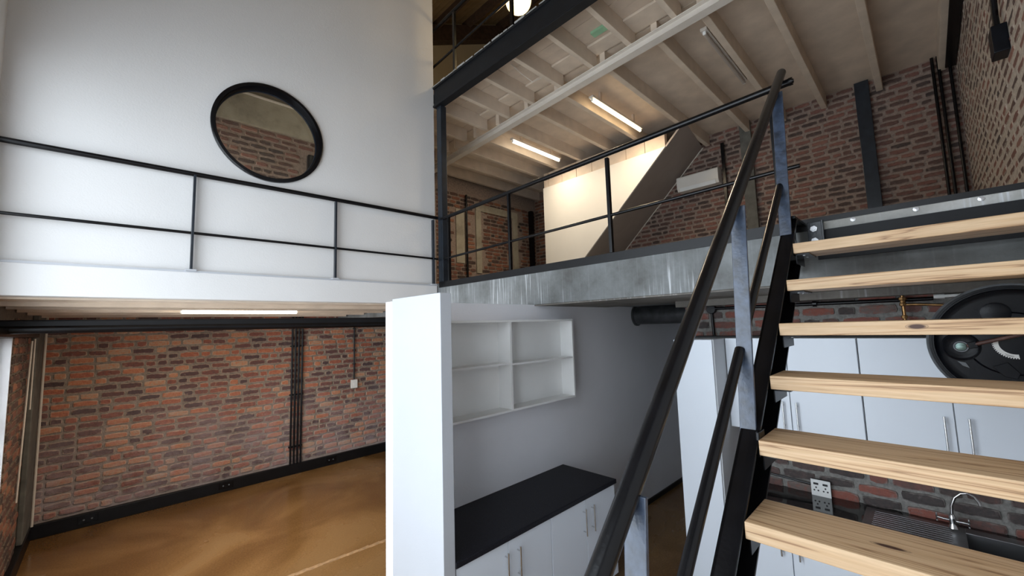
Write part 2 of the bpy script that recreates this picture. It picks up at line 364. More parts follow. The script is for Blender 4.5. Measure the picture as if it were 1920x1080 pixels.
def brick_wall(parent, P0, u, n, U, V, mats, L=.222, Hb=.073, J=.012, holes=(), limit=300, seed=1, head=.3, dz=0.0, rough=1.0, sink=0.0):
    """P0 eye-relative wall origin; u horizontal unit, n outward normal; U=(u0,u1), V=(z0,z1). The bricks nearest the eye are parts, the rest one stuff part."""
    rnd = random.Random(seed); u = Vector(u); n = Vector(n); v = Vector((0, 0, 1)); P0 = Vector(P0) - n * sink
    protos = {}
    for kind, LL in (('s', L), ('h', L * .47), ('c', L * .72)):
        protos[kind] = [brick_mesh(LL, Hb, seed * 50 + i + ord(kind)) for i in range(5)]
    meshes = {}
    rot = Matrix((u, v, n)).transposed()
    items = []; z = V[0] + dz; row = 0
    while z + Hb < V[1] + .02:
        x = U[0]; first = True
        while x < U[1] - .03:
            k = 'h' if rnd.random() < (head if not first else .5) else ('c' if rnd.random() < .12 else 's')
            first = False; LL = {'s': L, 'h': L * .47, 'c': L * .72}[k]; fx = 1.0
            if x + LL > U[1] - .05: fx = (U[1] - x) / LL
            W = LL * fx; cx = x + W / 2; cz = z + Hb / 2
            if not any(h[0] < cx + W / 2 and cx - W / 2 < h[1] and h[2] < cz + Hb / 2 and cz - Hb / 2 < h[3] for h in holes):
                p = P0 + u * cx + v * cz
                items.append((p.length, k, rnd.randrange(5), p + v * rnd.uniform(-.003, .003) * rough, rnd.uniform(-.012, .012) * rough, rnd.random(), (fx * (1 + rnd.uniform(-.03, .01)), 1 + rnd.uniform(-.08, .06), rnd.uniform(.75, 1.1))))
            x += W + J * rnd.uniform(.75, 1.4)
        z += Hb + J * rnd.uniform(.9, 1.1); row += 1
    items.sort(key=lambda t: t[0])
    pb = BASE[parent.as_pointer()]
    for (d, k, i, p, a, rr, sc) in items[:limit]:
        if (k, i) not in meshes:
            me = mk_mesh('brick', *protos[k][i]); me.materials.append(mats[0]); meshes[(k, i)] = me
        o = bpy.data.objects.new('brick', meshes[(k, i)]); COL.objects.link(o); o.parent = parent
        o.matrix_local = Matrix.Translation(p - pb) @ (rot @ Matrix.Rotation(a, 3, 'Z')).to_4x4() @ Matrix.Diagonal((*sc, 1))
    rest = items[limit:]
    if rest:
        vs = []; fs = []; es = []; rs = []
        for (d, k, i, p, a, rr, sc) in rest:
            pv, pf, pe = protos[k][i]; b0 = len(vs); mt = rot @ Matrix.Rotation(a, 3, 'Z')
            for q in pv: vs.append(p - pb + mt @ Vector((q[0] * sc[0], q[1] * sc[1], q[2] * sc[2])))
            fs += [tuple(b0 + j for j in ff) for ff in pf]; es += pe; rs += [rr] * len(pv)
        me = mk_mesh('brickwork', vs, fs, es, rs); me.materials.append(mats[0])
        o = bpy.data.objects.new('brickwork', me); COL.objects.link(o); o.parent = parent; o['kind'] = 'stuff'

# ================================================================== LARGE STRUCTURE
XF, YR = -.62, -.5                       # facade plane, right-hand wall plane
Xe, Yw, Ys, Yb, Yu, Xu, Xk = 2.95, 4.32, 2.71, 7.55, 6.5, 7.25, 4.15
ZF, ZC, ZS, ZL, ZJ = -H, .205, .575, .31, 3.0
XQ = 9.2
struct('floor', bx(XF - .3, XQ, YR - .2, Yb + .2, ZF - .15, ZF), M['floor'])
fl = bpy.data.objects['floor']
# rough screed ridge crossing the floor
rg = MB(); pr = random.Random(3); xs = [1.0 + .12 * i for i in range(14)]
for a, b in zip(xs[:-1], xs[1:]):
    y0 = 4.46 - .075 * (a - 1.4); rg.quadbox([(a, y0 - .03 + pr.uniform(-.008, .008), ZF - .002), (b, y0 - .03, ZF - .002), (b, y0 + .03, ZF - .002), (a, y0 + .03, ZF - .002),
        (a, y0 - .02, ZF + .004), (b, y0 - .02, ZF + .004), (b, y0 + .015 + pr.uniform(0, .01), ZF + .004), (a, y0 + .015, ZF + .004)])
obj('screed_ridge', rg, plain('pale_brown_screed', (.36, .22, .11), .6, var=.3, scale=20), fl)

ROOFZ = lambda x: 6.16 + .512 * (x - 4.37)
# --- facade (left) with cut openings, the last one an added window
OP = [(-.1, 4.1, -2.0, 1.9), (4.45, 5.684, -1.5, .03), (4.75, 6.05, 1.0, 2.4)]
def facade(ya, yb_):
    fa = MB(); ys = sorted({ya, yb_, *[y for o in OP for y in o[:2] if ya < y < yb_]})
    for a, b in zip(ys[:-1], ys[1:]):
        z = ZF
        for c0, c1 in sorted([(o[2], o[3]) for o in OP if o[0] < (a + b) / 2 < o[1]]): fa.box(XF - .28, XF, a, b, z, c0); z = c1
        fa.box(XF - .28, XF, a, b, z, 3.62)
    return fa
struct('wall_front', facade(YR - .2, Yw + .1), M['white_wall'])
wl = struct('wall_left', facade(Yw + .1, Yb + .2), BR_dark[1])
brick_wall(wl, (XF, 0, 0), (0, 1, 0), (1, 0, 0), (5.7, 7.5), (ZF + .14, ZL - .1), BR_dark, limit=300, seed=5, holes=[(6.85, 7.6, -3, 1)])
# windows in the facade
def window(name, y0, y1, z0, z1, mull, trans):
    t = thing(name, (XF - .12, (y0 + y1) / 2, z0), None, None, kind='structure')
    fr = MB(); w_ = .05; x0, x1 = XF - .15, XF - .09
    fr.box(x0, x1, y0, y1, z0, z0 + w_); fr.box(x0, x1, y0, y1, z1 - w_, z1); fr.box(x0, x1, y0, y0 + w_, z0 + w_, z1 - w_); fr.box(x0, x1, y1 - w_, y1, z0 + w_, z1 - w_)
    obj('window_frame', fr, M['black_steel'], t)
    for i in range(1, mull + 1):
        y = y0 + (y1 - y0) * i / (mull + 1); obj('mullion', bx(x0 + .01, x1 - .01, y - .018, y + .018, z0 + w_, z1 - w_), M['black_steel'], t)
    for i in range(1, trans + 1):
        z = z0 + (z1 - z0) * i / (trans + 1); obj('transom', bx(x0 + .015, x1 - .015, y0 + w_, y1 - w_, z - .015, z + .015), M['black_steel'], t)
    obj('pane', bx(x0 + .028, x0 + .034, y0 + w_, y1 - w_, z0 + w_, z1 - w_), M['glass'], t)
window('window_2', 4.45, 5.68, -1.5, .03, 1, 1)
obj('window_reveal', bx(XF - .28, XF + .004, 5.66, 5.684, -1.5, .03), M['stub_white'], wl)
window('window_3', 4.75, 6.05, 1.0, 2.4, 1, 1)  # unseen window, added only to light the room behind the round window
t = thing('window_4', (XF - .12, 2.0, -2.0), None, None, kind='structure')
fr = MB()
for y in (-.1, 4.05): fr.box(XF - .15, XF - .09, y, y + .05, -2.0, 1.9)
for z in (-2.0, 1.85): fr.box(XF - .15, XF - .09, -.05, 4.05, z, z + .05)
obj('window_frame', fr, M['black_steel'], t)
for y in (.95, 2.0, 3.05): obj('mullion', bx(XF - .14, XF - .10, y - .02, y + .02, -1.95, 1.85), M['black_steel'], t)
for z in (-.7, .6): obj('transom', bx(XF - .135, XF - .105, -.05, 4.05, z - .015, z + .015), M['black_steel'], t)
# --- right-hand wall
wr = struct('wall_right', bx(3.1, XQ, YR - .25, YR, ZS - .2, 8.4), BR_side[1])
struct('wall_right_lower', bx(XF - .28, XQ, YR - .25, YR, ZF, ZS - .2), M['white_wall'])
struct('wall_right_front', bx(XF - .28, 3.1, YR - .25, YR, ZS - .2, 6.6), M['white_wall'])
brick_wall(wr, (0, YR, 0), (-1, 0, 0), (0, 1, 0), (-Xu, -3.3), (ZS + .03, 3.75), BR_side, limit=300, seed=11, L=.21, Hb=.050, J=.036, head=.35, rough=2.5, sink=.010)
# --- back wall, ground floor
wb = struct('wall_back', bx(XF - .28, XQ, Yb, Yb + .2, ZF, ZS), BR_back[1])
brick_wall(wb, (0, Yb, 0), (1, 0, 0), (0, -1, 0), (-.6, 3.95), (-2.11, ZL - .01), BR_back, limit=300, seed=21, L=.222, Hb=.073, J=.017, head=.28, rough=1.4)
# --- upper back wall
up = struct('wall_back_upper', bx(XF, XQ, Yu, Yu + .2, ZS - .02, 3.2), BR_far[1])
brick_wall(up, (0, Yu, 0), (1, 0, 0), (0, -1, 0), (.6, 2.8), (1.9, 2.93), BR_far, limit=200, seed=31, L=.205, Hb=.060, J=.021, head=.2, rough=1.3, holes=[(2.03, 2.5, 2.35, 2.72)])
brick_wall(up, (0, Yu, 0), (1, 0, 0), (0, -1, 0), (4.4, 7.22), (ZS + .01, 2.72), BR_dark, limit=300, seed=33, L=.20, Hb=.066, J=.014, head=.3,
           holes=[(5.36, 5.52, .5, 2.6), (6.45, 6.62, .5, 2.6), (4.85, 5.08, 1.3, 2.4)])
obj('plaster_strip', bx(5.37, 5.51, Yu - .03, Yu, ZS + .55, 2.45), M['concrete_tan'], up)
obj('plaster_strip', bx(6.46, 6.61, Yu - .03, Yu, ZS, 2.5), M['concrete_tan'], up)
obj('plaster_strip', bx(4.86, 5.07, Yu - .02, Yu, 1.3, 2.4), M['concrete_tan'], up)
obj('lintel', bx(5.37, 6.61, Yu - .035, Yu, 2.45, 2.6), M['concrete_tan'], up)
obj('concrete_band', bx(.4, 2.83, Yu - .06, Yu, 2.95, 3.36), M['concrete_tan'], up)
obj('band_ledge', bx(.4, 2.83, Yu - .085, Yu, 3.362, 3.385), M['beam_white'], up)
obj('concrete_header', MB().prism([(XF, Yu, 3.2), (Xe, Yu, 3.2), (Xe, Yu, ROOFZ(Xe)), (XF, Yu, ROOFZ(XF))], (0, .2, 0)), M['concrete_tan'], up)
# cream wall of the top storey
struct('wall_top', MB().prism([(Xe, Yu, 3.22), (XQ, Yu, 3.22), (XQ, Yu, ROOFZ(XQ)), (Xe, Yu, ROOFZ(Xe))], (0, .2, 0)), M['cream_wall'])
# --- far wall of the mezzanine
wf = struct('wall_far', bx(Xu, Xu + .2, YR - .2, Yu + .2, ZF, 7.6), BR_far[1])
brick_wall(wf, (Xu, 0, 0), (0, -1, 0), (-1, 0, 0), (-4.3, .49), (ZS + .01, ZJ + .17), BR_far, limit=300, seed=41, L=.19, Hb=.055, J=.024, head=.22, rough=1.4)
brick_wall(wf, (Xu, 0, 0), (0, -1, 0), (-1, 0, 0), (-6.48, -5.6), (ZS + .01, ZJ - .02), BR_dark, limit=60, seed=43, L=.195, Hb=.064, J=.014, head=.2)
# --- kitchen wall
wk = struct('wall_kitchen', bx(Xk, Xk + .12, YR, 1.72, ZF, ZC), BR_kit[1])
brick_wall(wk, (Xk, 0, 0), (0, -1, 0), (-1, 0, 0), (-1.72, .49), (-1.43, -.86), BR_kit, limit=150, seed=51, rough=1.8, J=.02, Hb=.07)
brick_wall(wk, (Xk, 0, 0), (0, -1, 0), (-1, 0, 0), (-1.72, .49), (-.17, ZC - .05), BR_kit, limit=150, seed=52, rough=1.8, J=.02, Hb=.07)
# --- niche wall, stub wall, partitions
struct('wall_niche', bx(1.447, 6.9, Ys, Ys + .1, ZF, ZC), M['grey_wall'])
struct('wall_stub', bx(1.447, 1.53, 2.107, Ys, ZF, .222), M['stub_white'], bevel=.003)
struct('wall_passage', bx(6.8, 6.9, YR, Ys, ZF, ZC), M['grey_wall'])
# --- white wall with the round window
def wall_with_hole(x0, x1, z0, z1l, z1r, cx, cz, r, y0, y1, n=72):
    mb = MB(); angs = sorted({2 * PI * k / n for k in range(n)} | {math.atan2(z - cz, x - cx) % (2 * PI) for x, z in [(x0, z0), (x1, z0), (x1, z1r), (x0, z1l)]})
    def hit(a):
        dx, dz = math.cos(a), math.sin(a); best = 1e9
        if dx > 1e-9: best = min(best, (x1 - cx) / dx)
        if dx < -1e-9: best = min(best, (x0 - cx) / dx)
        if dz < -1e-9: best = min(best, (z0 - cz) / dz)
        k = (z1r - z1l) / (x1 - x0); den = dz - k * dx
        if den > 1e-9: best = min(best, (z1l + k * (cx - x0) - cz) / den)
        return cx + dx * best, cz + dz * best
    m = len(angs)
    for a in angs:
        ix, iz = cx + r * math.cos(a), cz + r * math.sin(a); ox, oz = hit(a)
        mb.v += [Vector((ix, y0, iz)), Vector((ox, y0, oz)), Vector((ix, y1, iz)), Vector((ox, y1, oz))]
    for k in range(m):
        p, q = 4 * k, 4 * ((k + 1) % m)
        mb.f += [(p, p + 1, q + 1, q), (p + 2, q + 2, q + 3, p + 3), (p, q, q + 2, p + 2), (p + 1, p + 3, q + 3, q + 1)]
    return mb
WC = (1.035, 1.945, .478)
struct('wall_middle', wall_with_hole(XF, 2.925, ZL + .24, 3.55, ROOFZ(2.92) - .05, *WC, Yw + .03, Yw + .13), M['white_wall'])
struct('wall_return', bx(2.83, 2.925, Yw + .13, Yu, ZL + .24, 3.2), M['white_wall'])
t = thing('window_1', (WC[0], Yw + .08, WC[1] - WC[2]), None, None, kind='structure')
obj('window_frame', MB().lathe((WC[0], Yw + .0, WC[1]), (0, 1, 0), [(.474, 0.0), (.484, .006), (.484, .04), (.476, .12), (.446, .12), (.446, .004), (.450, -.002), (.474, 0)], 72), M['black_steel'], t, smooth=True)
obj('window_bead', MB().lathe((WC[0], Yw + .10, WC[1]), (0, 1, 0), [(.447, 0), (.447, .02), (.438, .02), (.438, 0), (.447, 0)], 72), M['blue_steel'], t, smooth=True)
obj('pane', MB().lathe((WC[0], Yw + .11, WC[1]), (0, 1, 0), [(.0005, 0), (.440, 0), (.440, .006), (.0005, .006)], 72), M['glass'], t)
# --- slabs
struct('floor_landing', bx(XF, 2.925, Yw, Yb, ZL, ZL + .235), M['white_wall'], bevel=.004)
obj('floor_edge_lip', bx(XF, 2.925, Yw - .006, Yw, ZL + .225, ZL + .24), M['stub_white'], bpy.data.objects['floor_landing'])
slab = struct('floor_mezzanine', bx(Xe, XQ, YR, Yb, ZC, ZS - .004), M['concrete'])
obj('concrete_lip', bx(Xe - .028, Xe, YR, .45, .50, ZS - .025), M['concrete_pale'], slab, bevel=.006)
obj('downstand_beam', bx(3.92, Xk, YR, 1.72, .135, ZC), M['concrete_dark'], slab)
obj('slab_soffit', bx(Xe + .02, Xk + .1, YR, Ys, ZC - .012, ZC + .002), M['concrete_dark'], slab)
tr = struct('trim_1', bx(Xe - .012, Xe + .09, YR, Yw - .02, ZS - .062, ZS + .008), M['skirt'])
# lower ceiling under the landing
cl = struct('ceiling_lower', bx(XF, 2.925, Yw + .12, Yb, ZL - .016, ZL - .001), M['joist_paint'])
for i, y in enumerate((4.75, 5.2, 5.75, 6.4, 7.1)):
    obj('joist', bx(XF + .01, 2.9, y - .035, y + .035, ZL - .05, ZL - .014), M['joist_paint'], cl)
# --- roof
rf = struct('ceiling_roof', MB().prism([(XF - .3, YR - .2, ROOFZ(XF - .3)), (XQ, YR - .2, ROOFZ(XQ)), (XQ, YR - .2, ROOFZ(XQ) + .12), (XF - .3, YR - .2, ROOFZ(XF - .3) + .12)], (0, Yb + .4, 0)), M['roof_board'])
k = 0
for i in range(40):                         # boards under the roof, each its own length
    x = 3.0 + i * .14
    if x > 8.9: break
    obj('roof_board', MB().quadbox([(x, YR, ROOFZ(x) - .02), (x + .132, YR, ROOFZ(x + .132) - .02), (x + .132, Yu, ROOFZ(x + .132) - .02), (x, Yu, ROOFZ(x) - .02),
        (x, YR, ROOFZ(x)), (x + .132, YR, ROOFZ(x + .132)), (x + .132, Yu, ROOFZ(x + .132)), (x, Yu, ROOFZ(x))]), M['roof_board'], rf)
for x in (3.3, 4.4, 5.15, 6.15, 7.05):
    z = ROOFZ(x) - .02; obj('rafter', MB().bar((x, YR, z - .09), (x, Yu - .02, z - .09), .08, .18, (1, 0, 0)), M['rafter'], rf)
obj('roof_beam', MB().bar((2.95, Yu - .11, ROOFZ(2.95) - .33), (8.6, Yu - .11, ROOFZ(8.6) - .33), .2, .30, (0, 1, 0)), M['rafter'], rf)

# --- mezzanine ceiling: boards, joists, cross beam
cu = struct('ceiling_upper', bx(Xe + .06, Xu, YR, Yu, ZJ + .215, ZJ + .235), M['ceiling_paint'])
for i in range(7):
    x = 3.02 + i * .145
    obj('ceiling_board', bx(x, x + .1415, YR, Yu, ZJ + .195 + (i % 3) * .002, ZJ + .214), M['ceiling_paint'], cu)
obj('ceiling_panel', bx(4.04, Xu, YR, Yu, ZJ + .19, ZJ + .214), M['ceiling_paint'], cu)
for y in (-.02, .50, 1.0, 1.51, 2.02, 2.52, 3.02, 3.52, 4.01, 4.5, 5.0, 5.5, 6.0):      # front bay, hung from the steel beam
    obj('joist', bx(3.04, 3.98, y - .028, y + .028, ZJ, ZJ + .195), M['joist_paint'], cu, bevel=.004)
    obj('joist_end_plate', bx(3.0, 3.045, y - .04, y + .04, ZJ - .012, ZJ + .045), M['plastic'], cu)
    obj('hanger', bx(2.985, 3.04, y - .012, y + .034, ZJ + .045, ZJ + .195), M['beam_black'], cu)
for y in (-.38, .20, .80, 1.30, 1.78, 2.42, 3.12, 3.66, 4.25, 4.78, 5.3, 5.85, 6.36):      # rear bay, beyond the cross beam
    obj('joist', bx(3.98, Xu, y - .035, y + .035, ZJ, ZJ + .195), M['joist_paint'], cu, bevel=.006)
for (x, a, b) in ((3.72, 1.54, 1.99), (3.78, 2.05, 2.49), (3.74, 2.55, 2.99), (3.80, 3.05, 3.49), (3.76, 3.55, 3.98), (3.82, 4.04, 4.47)):
    obj('blocking', bx(x, 3.98, a, b, ZJ + .165, ZJ + .194), M['joist_paint'], cu, bevel=.004)
obj('green_board', bx(3.62, 3.70, 2.07, 2.33, ZJ + .165, ZJ + .194), M['green'], cu)
cb = MB(); p0, p1 = Vector((4.17, 6.45, ZJ - .05)), Vector((3.80, -.45, ZJ - .05))
cb.bar(p0 + Vector((0, 0, .045)), p1 + Vector((0, 0, .045)), .10, .010, (1, 0, 0)); cb.bar(p0 - Vector((0, 0, .045)), p1 - Vector((0, 0, .045)), .10, .010, (1, 0, 0)); cb.bar(p0, p1, .012, .08, (1, 0, 0))
obj('cross_beam', cb, M['beam_white'], cu)
obj('loose_cable', MB().tube([(3.35, 3.3, ZJ + .19), (3.5, 3.28, ZJ + .12), (3.66, 3.24, ZJ + .06), (3.74, 3.12, ZJ + .10), (3.80, 3.04, ZJ + .16)], .005, 6), M['beam_white'], cu, smooth=True)
# --- stair enclosure upstairs (white panel with the sloping soffit)
Xp = 6.0; zt = 2.995
soff = lambda y: 1.185 + (2.758 - 1.185) * (4.223 - y) / (4.223 - 2.563)
yT = 4.223 - (zt - 1.185) / ((2.758 - 1.185) / (4.223 - 2.563)); yB = 4.223 + (1.185 - ZS) / ((2.758 - 1.185) / (4.223 - 2.563))
zpt = 2.70; yP = 4.223 - (zpt - 1.185) / ((2.758 - 1.185) / (4.223 - 2.563))
ws = struct('wall_stair', MB().prism([(Xp, 5.13, ZS), (Xp, yB, ZS), (Xp, yP, zpt), (Xp, 5.13, zpt)], (.03, 0, 0)), M['panel_white'])
far = lambda z: 4.04 - (z - 1.501) / .9757           # soffit line on the far wall
q = [(Xp + .03, yB, ZS), (Xp + .03, yP, zpt), (Xp + .03, yT, zt), (Xu, far(zt), zt), (Xu, far(ZS), ZS)]
struct('ceiling_stair', MB().quadbox([(Xp + .03, yB, ZS), (Xu, far(ZS), ZS), (Xu, far(ZS) + .04, ZS), (Xp + .03, yB + .04, ZS),
    (Xp + .03, yT, zt), (Xu, far(zt), zt), (Xu, far(zt) + .04, zt), (Xp + .03, yT + .04, zt)]), M['soffit'])
struct('trim_2', MB().quadbox([(Xu - .03, far(ZS) - .02, ZS), (Xu, far(ZS) - .02, ZS), (Xu, far(ZS) + .0, ZS), (Xu - .03, far(ZS) + .0, ZS),
    (Xu - .03, far(zt) - .02, zt), (Xu, far(zt) - .02, zt), (Xu, far(zt) + .0, zt), (Xu - .03, far(zt) + .0, zt)]), M['beam_white'])
y = yP + .01
while y < 5.13:                                        # painted blocks between panel top and joists
    y2 = min(y + .34, 5.13); obj('painted_block', bx(Xp + .02, Xp + .10, y, y2 - .008, zpt + .005, ZJ - .004), M['ceiling_paint'], ws, bevel=.004); y = y2

# --- baseboards
struct('baseboard_back', bx(XF, 6.0, Yb - .06, Yb, ZF, ZF + .16), M['skirt'], bevel=.006)
struct('baseboard_left', bx(XF, XF + .06, 4.4, Yb - .06, ZF, ZF + .16), M['skirt'], bevel=.006)
struct('baseboard_niche', bx(3.32, 6.8, Ys - .02, Ys, ZF, ZF + .055), M['skirt'])
struct('baseboard_far', bx(Xu - .02, Xu, YR, 3.9, ZS, ZS + .07), M['skirt'])

# ================================================================== STEELWORK
sb = thing('steel_beam', (Xe, 2, 2.9), 'charcoal steel beam along the upper floor edge above the mezzanine opening', 'beam')
m_ = MB(); m_.box(2.92, 2.935, YR, 4.33, 2.92, 3.15); obj('web', m_, M['beam_black'], sb)
obj('bottom_flange', bx(2.90, 3.0, YR, 4.33, 2.895, 2.92), M['beam_black'], sb, bevel=.003)
obj('top_flange', bx(2.90, 3.0, YR, 4.33, 3.15, 3.175), M['beam_black'], sb, bevel=.003)
dr = MB(); rr_ = random.Random(9); y = YR
while y < 4.3:
    l = rr_.uniform(.05, .25); dr.box(2.895, 2.99, y, y + l * .85, 3.175, 3.181 + rr_.uniform(0, .012)); y += l
o = obj('mortar_drips', dr, M['concrete_pale'], sb); o['kind'] = 'stuff'
obj('steel_column', MB().box(2.935, 3.02, 4.20, 4.30, ZS + .01, 2.894), M['blue_steel'], bevel=.006,
    label='dark blue-grey square steel column at the corner of the two balconies', cat='column')
lb = thing('steel_tie_beam', (1, 5, .05), 'long black steel beam crossing below the lower ceiling on the left', 'beam')
obj('flange_box', bx(XF, 2.9, 4.96, 5.05, .075, .166), M['beam_black'], lb, bevel=.012)
obj('bottom_pipe', MB().tube([(XF, 4.985, .092), (2.9, 4.985, .078)], .036, 16), M['black_steel'], lb, smooth=True)

# --- left balcony railing
rl = thing('balcony_railing', (1, Yw, ZL + .24), 'black two-rail balcony railing in front of the white wall and round window', 'railing')
yr = Yw - .012
obj('top_rail', MB().tube([(XF, yr, 1.372), (2.93, yr, 1.412)], .021, 14), M['black_steel'], rl, smooth=True)
obj('middle_rail', MB().tube([(XF, yr, .866), (2.93, yr, .880)], .012, 12), M['black_steel'], rl, smooth=True)
for x in (.458, 1.65, 2.862):
    obj('baluster', bx(x - .009, x + .009, yr - .02, yr + .02, ZL + .24, 1.375), M['blue_steel'], rl, bevel=.002)
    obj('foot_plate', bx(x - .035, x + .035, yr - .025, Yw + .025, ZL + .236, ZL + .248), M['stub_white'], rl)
# --- mezzanine railing
rm = thing('mezzanine_railing', (Xe, 2, ZS), 'black two-rail railing along the concrete mezzanine edge right of the column', 'railing')
obj('top_rail', MB().tube([(Xe, 4.24, 1.388), (Xe, .47, 1.462)], .022, 14), M['black_steel'], rm, smooth=True)
obj('middle_rail', MB().tube([(Xe, 4.24, .868), (Xe, .47, .921)], .013, 12), M['black_steel'], rm, smooth=True)
for y, w2 in ((4.085, .018), (3.006, .018), (1.80, .020), (.592, .016)):
    obj('baluster', MB().box(Xe - .018, Xe + .018, y - w2 * .7, y + w2 * .7, ZS + .008, 1.40), M['black_steel'], rm, bevel=.003)
obj('end_cap', MB().lathe((Xe, .465, 1.462), (0, -1, 0), [(.0005, .006), (.012, .006), (.012, 0), (.024, 0), (.024, -.02)], 20), M['black_steel'], rm)
# --- third-level railing
r3 = thing('upper_railing', (3.0, 3, 3.2), 'dark railing above the charcoal beam on the top storey', 'railing')
obj('top_rail', MB().tube([(3.0, 4.6, 4.09), (3.0, -.3, 4.2)], .022, 12), M['black_steel'], r3, smooth=True)
obj('middle_rail', MB().tube([(3.0, 4.6, 3.56), (3.0, -.3, 3.75)], .015, 12), M['black_steel'], r3, smooth=True)
for y in (3.97, 2.92, 1.8, .7): obj('baluster', bx(2.985, 3.015, y - .02, y + .02, 3.176, 4.12), M['black_steel'], r3)

# --- steel posts and pipes on the mezzanine walls
def wallpost(y0, y1, lab, mat='blue_steel', z1=ZJ + .18, name='steel_stanchion'):
    obj(name, bx(Xu - .09, Xu - .045, y0, y1, ZS + .07, z1), M[mat], label=lab, cat='post', bevel=.004)
wallpost(.30, .45, 'blue-grey steel stanchion against the far brick wall, right of the stair handrail')
wallpost(1.74, 1.90, 'dull steel stanchion on the far brick wall behind the handrail', 'column_grey')
wallpost(2.15, 2.20, 'thin dark stanchion beside the right end of the air conditioner', 'black_steel', ZJ - .05)
obj('steel_stanchion', bx(6.96, 7.05, Yu - .14, Yu - .05, ZS, 2.7), M['black_steel'], label='black stanchion in the dark corner beside the white stair panel', cat='post')
obj('conduit', MB().tube([(5.105, Yu - .05, ZS), (5.105, Yu - .05, 2.72)], .02, 10), M['black_steel'], label='thin dark pipe rising up the dark brick wall behind the column', cat='pipe')
for y, r_, nm in ((-.30, .016, 'leftmost of three black pipes in the far right corner of the mezzanine'), (-.352, .016, 'middle one of three black pipes in the far right corner of the mezzanine'), (-.445, .016, 'rightmost of three black pipes, tight in the mezzanine corner')):
    obj('conduit', MB().tube([(Xu - .065, y, ZS + .07), (Xu - .065, y, ZJ + .18)], r_, 10), M['black_steel'], label=nm, cat='pipe', smooth=True)
obj('steel_wall_plate', bx(4.3, 7.15, YR + .01, YR + .10, ZJ - .02, ZJ + .18), M['black_steel'], label='black steel bearer high on the right wall below the ceiling', cat='beam')

# ================================================================== STAIRCASE
st = thing('staircase', (1.2, 0, ZF), 'open steel staircase with thick pine treads and black handrail', 'staircase')
TX = lambda k: 2.488 - .2105 * k
TZ = lambda k: .380 - .2013 * k
TL, TR = .46, -.44
for k in range(13):
    x, z = TX(k), TZ(k)
    mat = M['pine_knot_front'] if k == 2 else (M['pine_knot_top'] if k == 5 else M['pine'])
    xb = x + .225
    tb = thing('tread', (x, .0, z), None, None) if False else None
    m_ = MB().box(x, xb, TR, TL, z - .052, z)
    o = obj('tread', m_, mat, st, base=(x, TL, z), bevel=.003)
    for yy in (TL - .035, TR + .035):
        c = obj('bracket', MB().box(x + .02, xb - .02, yy - .028, yy + .028, z - .060, z - .053).box(x + .02, xb - .02, yy + (.026 if yy > 0 else -.030), yy + (.030 if yy > 0 else -.026), z - .105, z - .060), M['black_steel'], o)
    for dx in (.05, .14): obj('screw', MB().lathe((x + dx, TL - .035, z - .060), (0, 0, -1), [(.006, 0), (.006, .003), (.0005, .004)], 10), M['galv'], o)
sl = .2013 / .2105
def stringer(ya, yb_, yweb0, yweb1, name='stringer'):
    # sloping channel: web plus two flanges
    x0, x1 = -.28, 2.70
    top = lambda x: sl * (x - 2.488) + .355
    m_ = MB(); D = .255; fl_ = .012
    m_.prism([(x0, yweb0, top(x0) - D), (x1, yweb0, top(x1) - D), (x1, yweb0, top(x1)), (x0, yweb0, top(x0))], (0, yweb1 - yweb0, 0))
    for off in (0, -D + fl_ * 1.4):
        m_.prism([(x0, ya, top(x0) + off - fl_ * 1.4), (x1, ya, top(x1) + off - fl_ * 1.4), (x1, ya, top(x1) + off), (x0, ya, top(x0) + off)], (0, yb_ - ya, 0))
    # level landing end of the channel that meets the slab
    m_.box(x1 - .06, Xe - .03, yweb0, yweb1, .26, .555); m_.box(x1 - .06, Xe - .03, ya, yb_, .54, .556)
    return obj(name, m_, M['black_steel'], st, bevel=.002)
stringer(.465, .53, .518, .53); stringer(-.49, -.445, -.49, -.48)
hr = lambda x: (x - .728) * .927 - .507
YH = .515
obj('handrail', MB().tube([(-.35, YH, hr(-.35)), (2.93, YH, hr(2.93) - .005)], .0255, 20), M['black_steel'], st, smooth=True)
mr_ = lambda x: .789 + (x - 2.694) * .938
obj('middle_rail', MB().tube([(-.35, YH + .005, mr_(-.35)), (1.73, YH + .005, mr_(1.73))], .0185, 16), M['black_steel'], st, smooth=True)
obj('middle_rail', MB().tube([(1.76, YH + .005, mr_(1.76)), (2.66, YH + .005, mr_(2.66))], .0185, 16), M['black_steel'], st, smooth=True)
for (x, za, xt_, zb) in ((2.585, .40, 2.70, 1.30), (1.70, -.415, 1.795, .455), (.80, -1.28, .872, -.39), (-.10, -2.14, -.03, -1.22)):
    obj('post', MB().bar((x, .505, za), (xt_, .505, zb), .055, .012, (0, 1, 0)), M['post_steel'], st, bevel=.002)
    p = obj('post_foot', bx(x - .034, x + .034, .461, .473, za - .075, za + .012), M['black_steel'], st, bevel=.003)
    obj('bolt', MB().lathe((x, .461, za - .03), (0, -1, 0), [(.014, 0), (.014, .004), (.009, .004), (.009, .010), (.0005, .010)], 6), M['galv'], p)
# header plate and angle cleat at the stair head
hd = obj('header_plate', bx(Xe - .045, Xe - .028, YR + .01, .42, .33, .50), M['beam_black'], st)
cl_ = obj('angle_cleat', MB().box(Xe - .06, Xe - .048, .385, .455, .40, .55).box(Xe - .10, Xe - .06, .375, .385, .40, .55), M['blue_steel'], st, bevel=.002)
for z in (.44, .51): obj('bolt', MB().lathe((Xe - .06, .425, z), (-1, 0, 0), [(.018, 0), (.018, .006), (.010, .006), (.010, .012), (.0005, .012)], 6), M['galv'], cl_)
for y in (.25, .0, -.22):
    obj('anchor_bolt', MB().lathe((Xe - .028, y, .535), (-1, 0, 0), [(.012, 0), (.012, .005), (.0005, .007)], 8), M['galv'], slab)

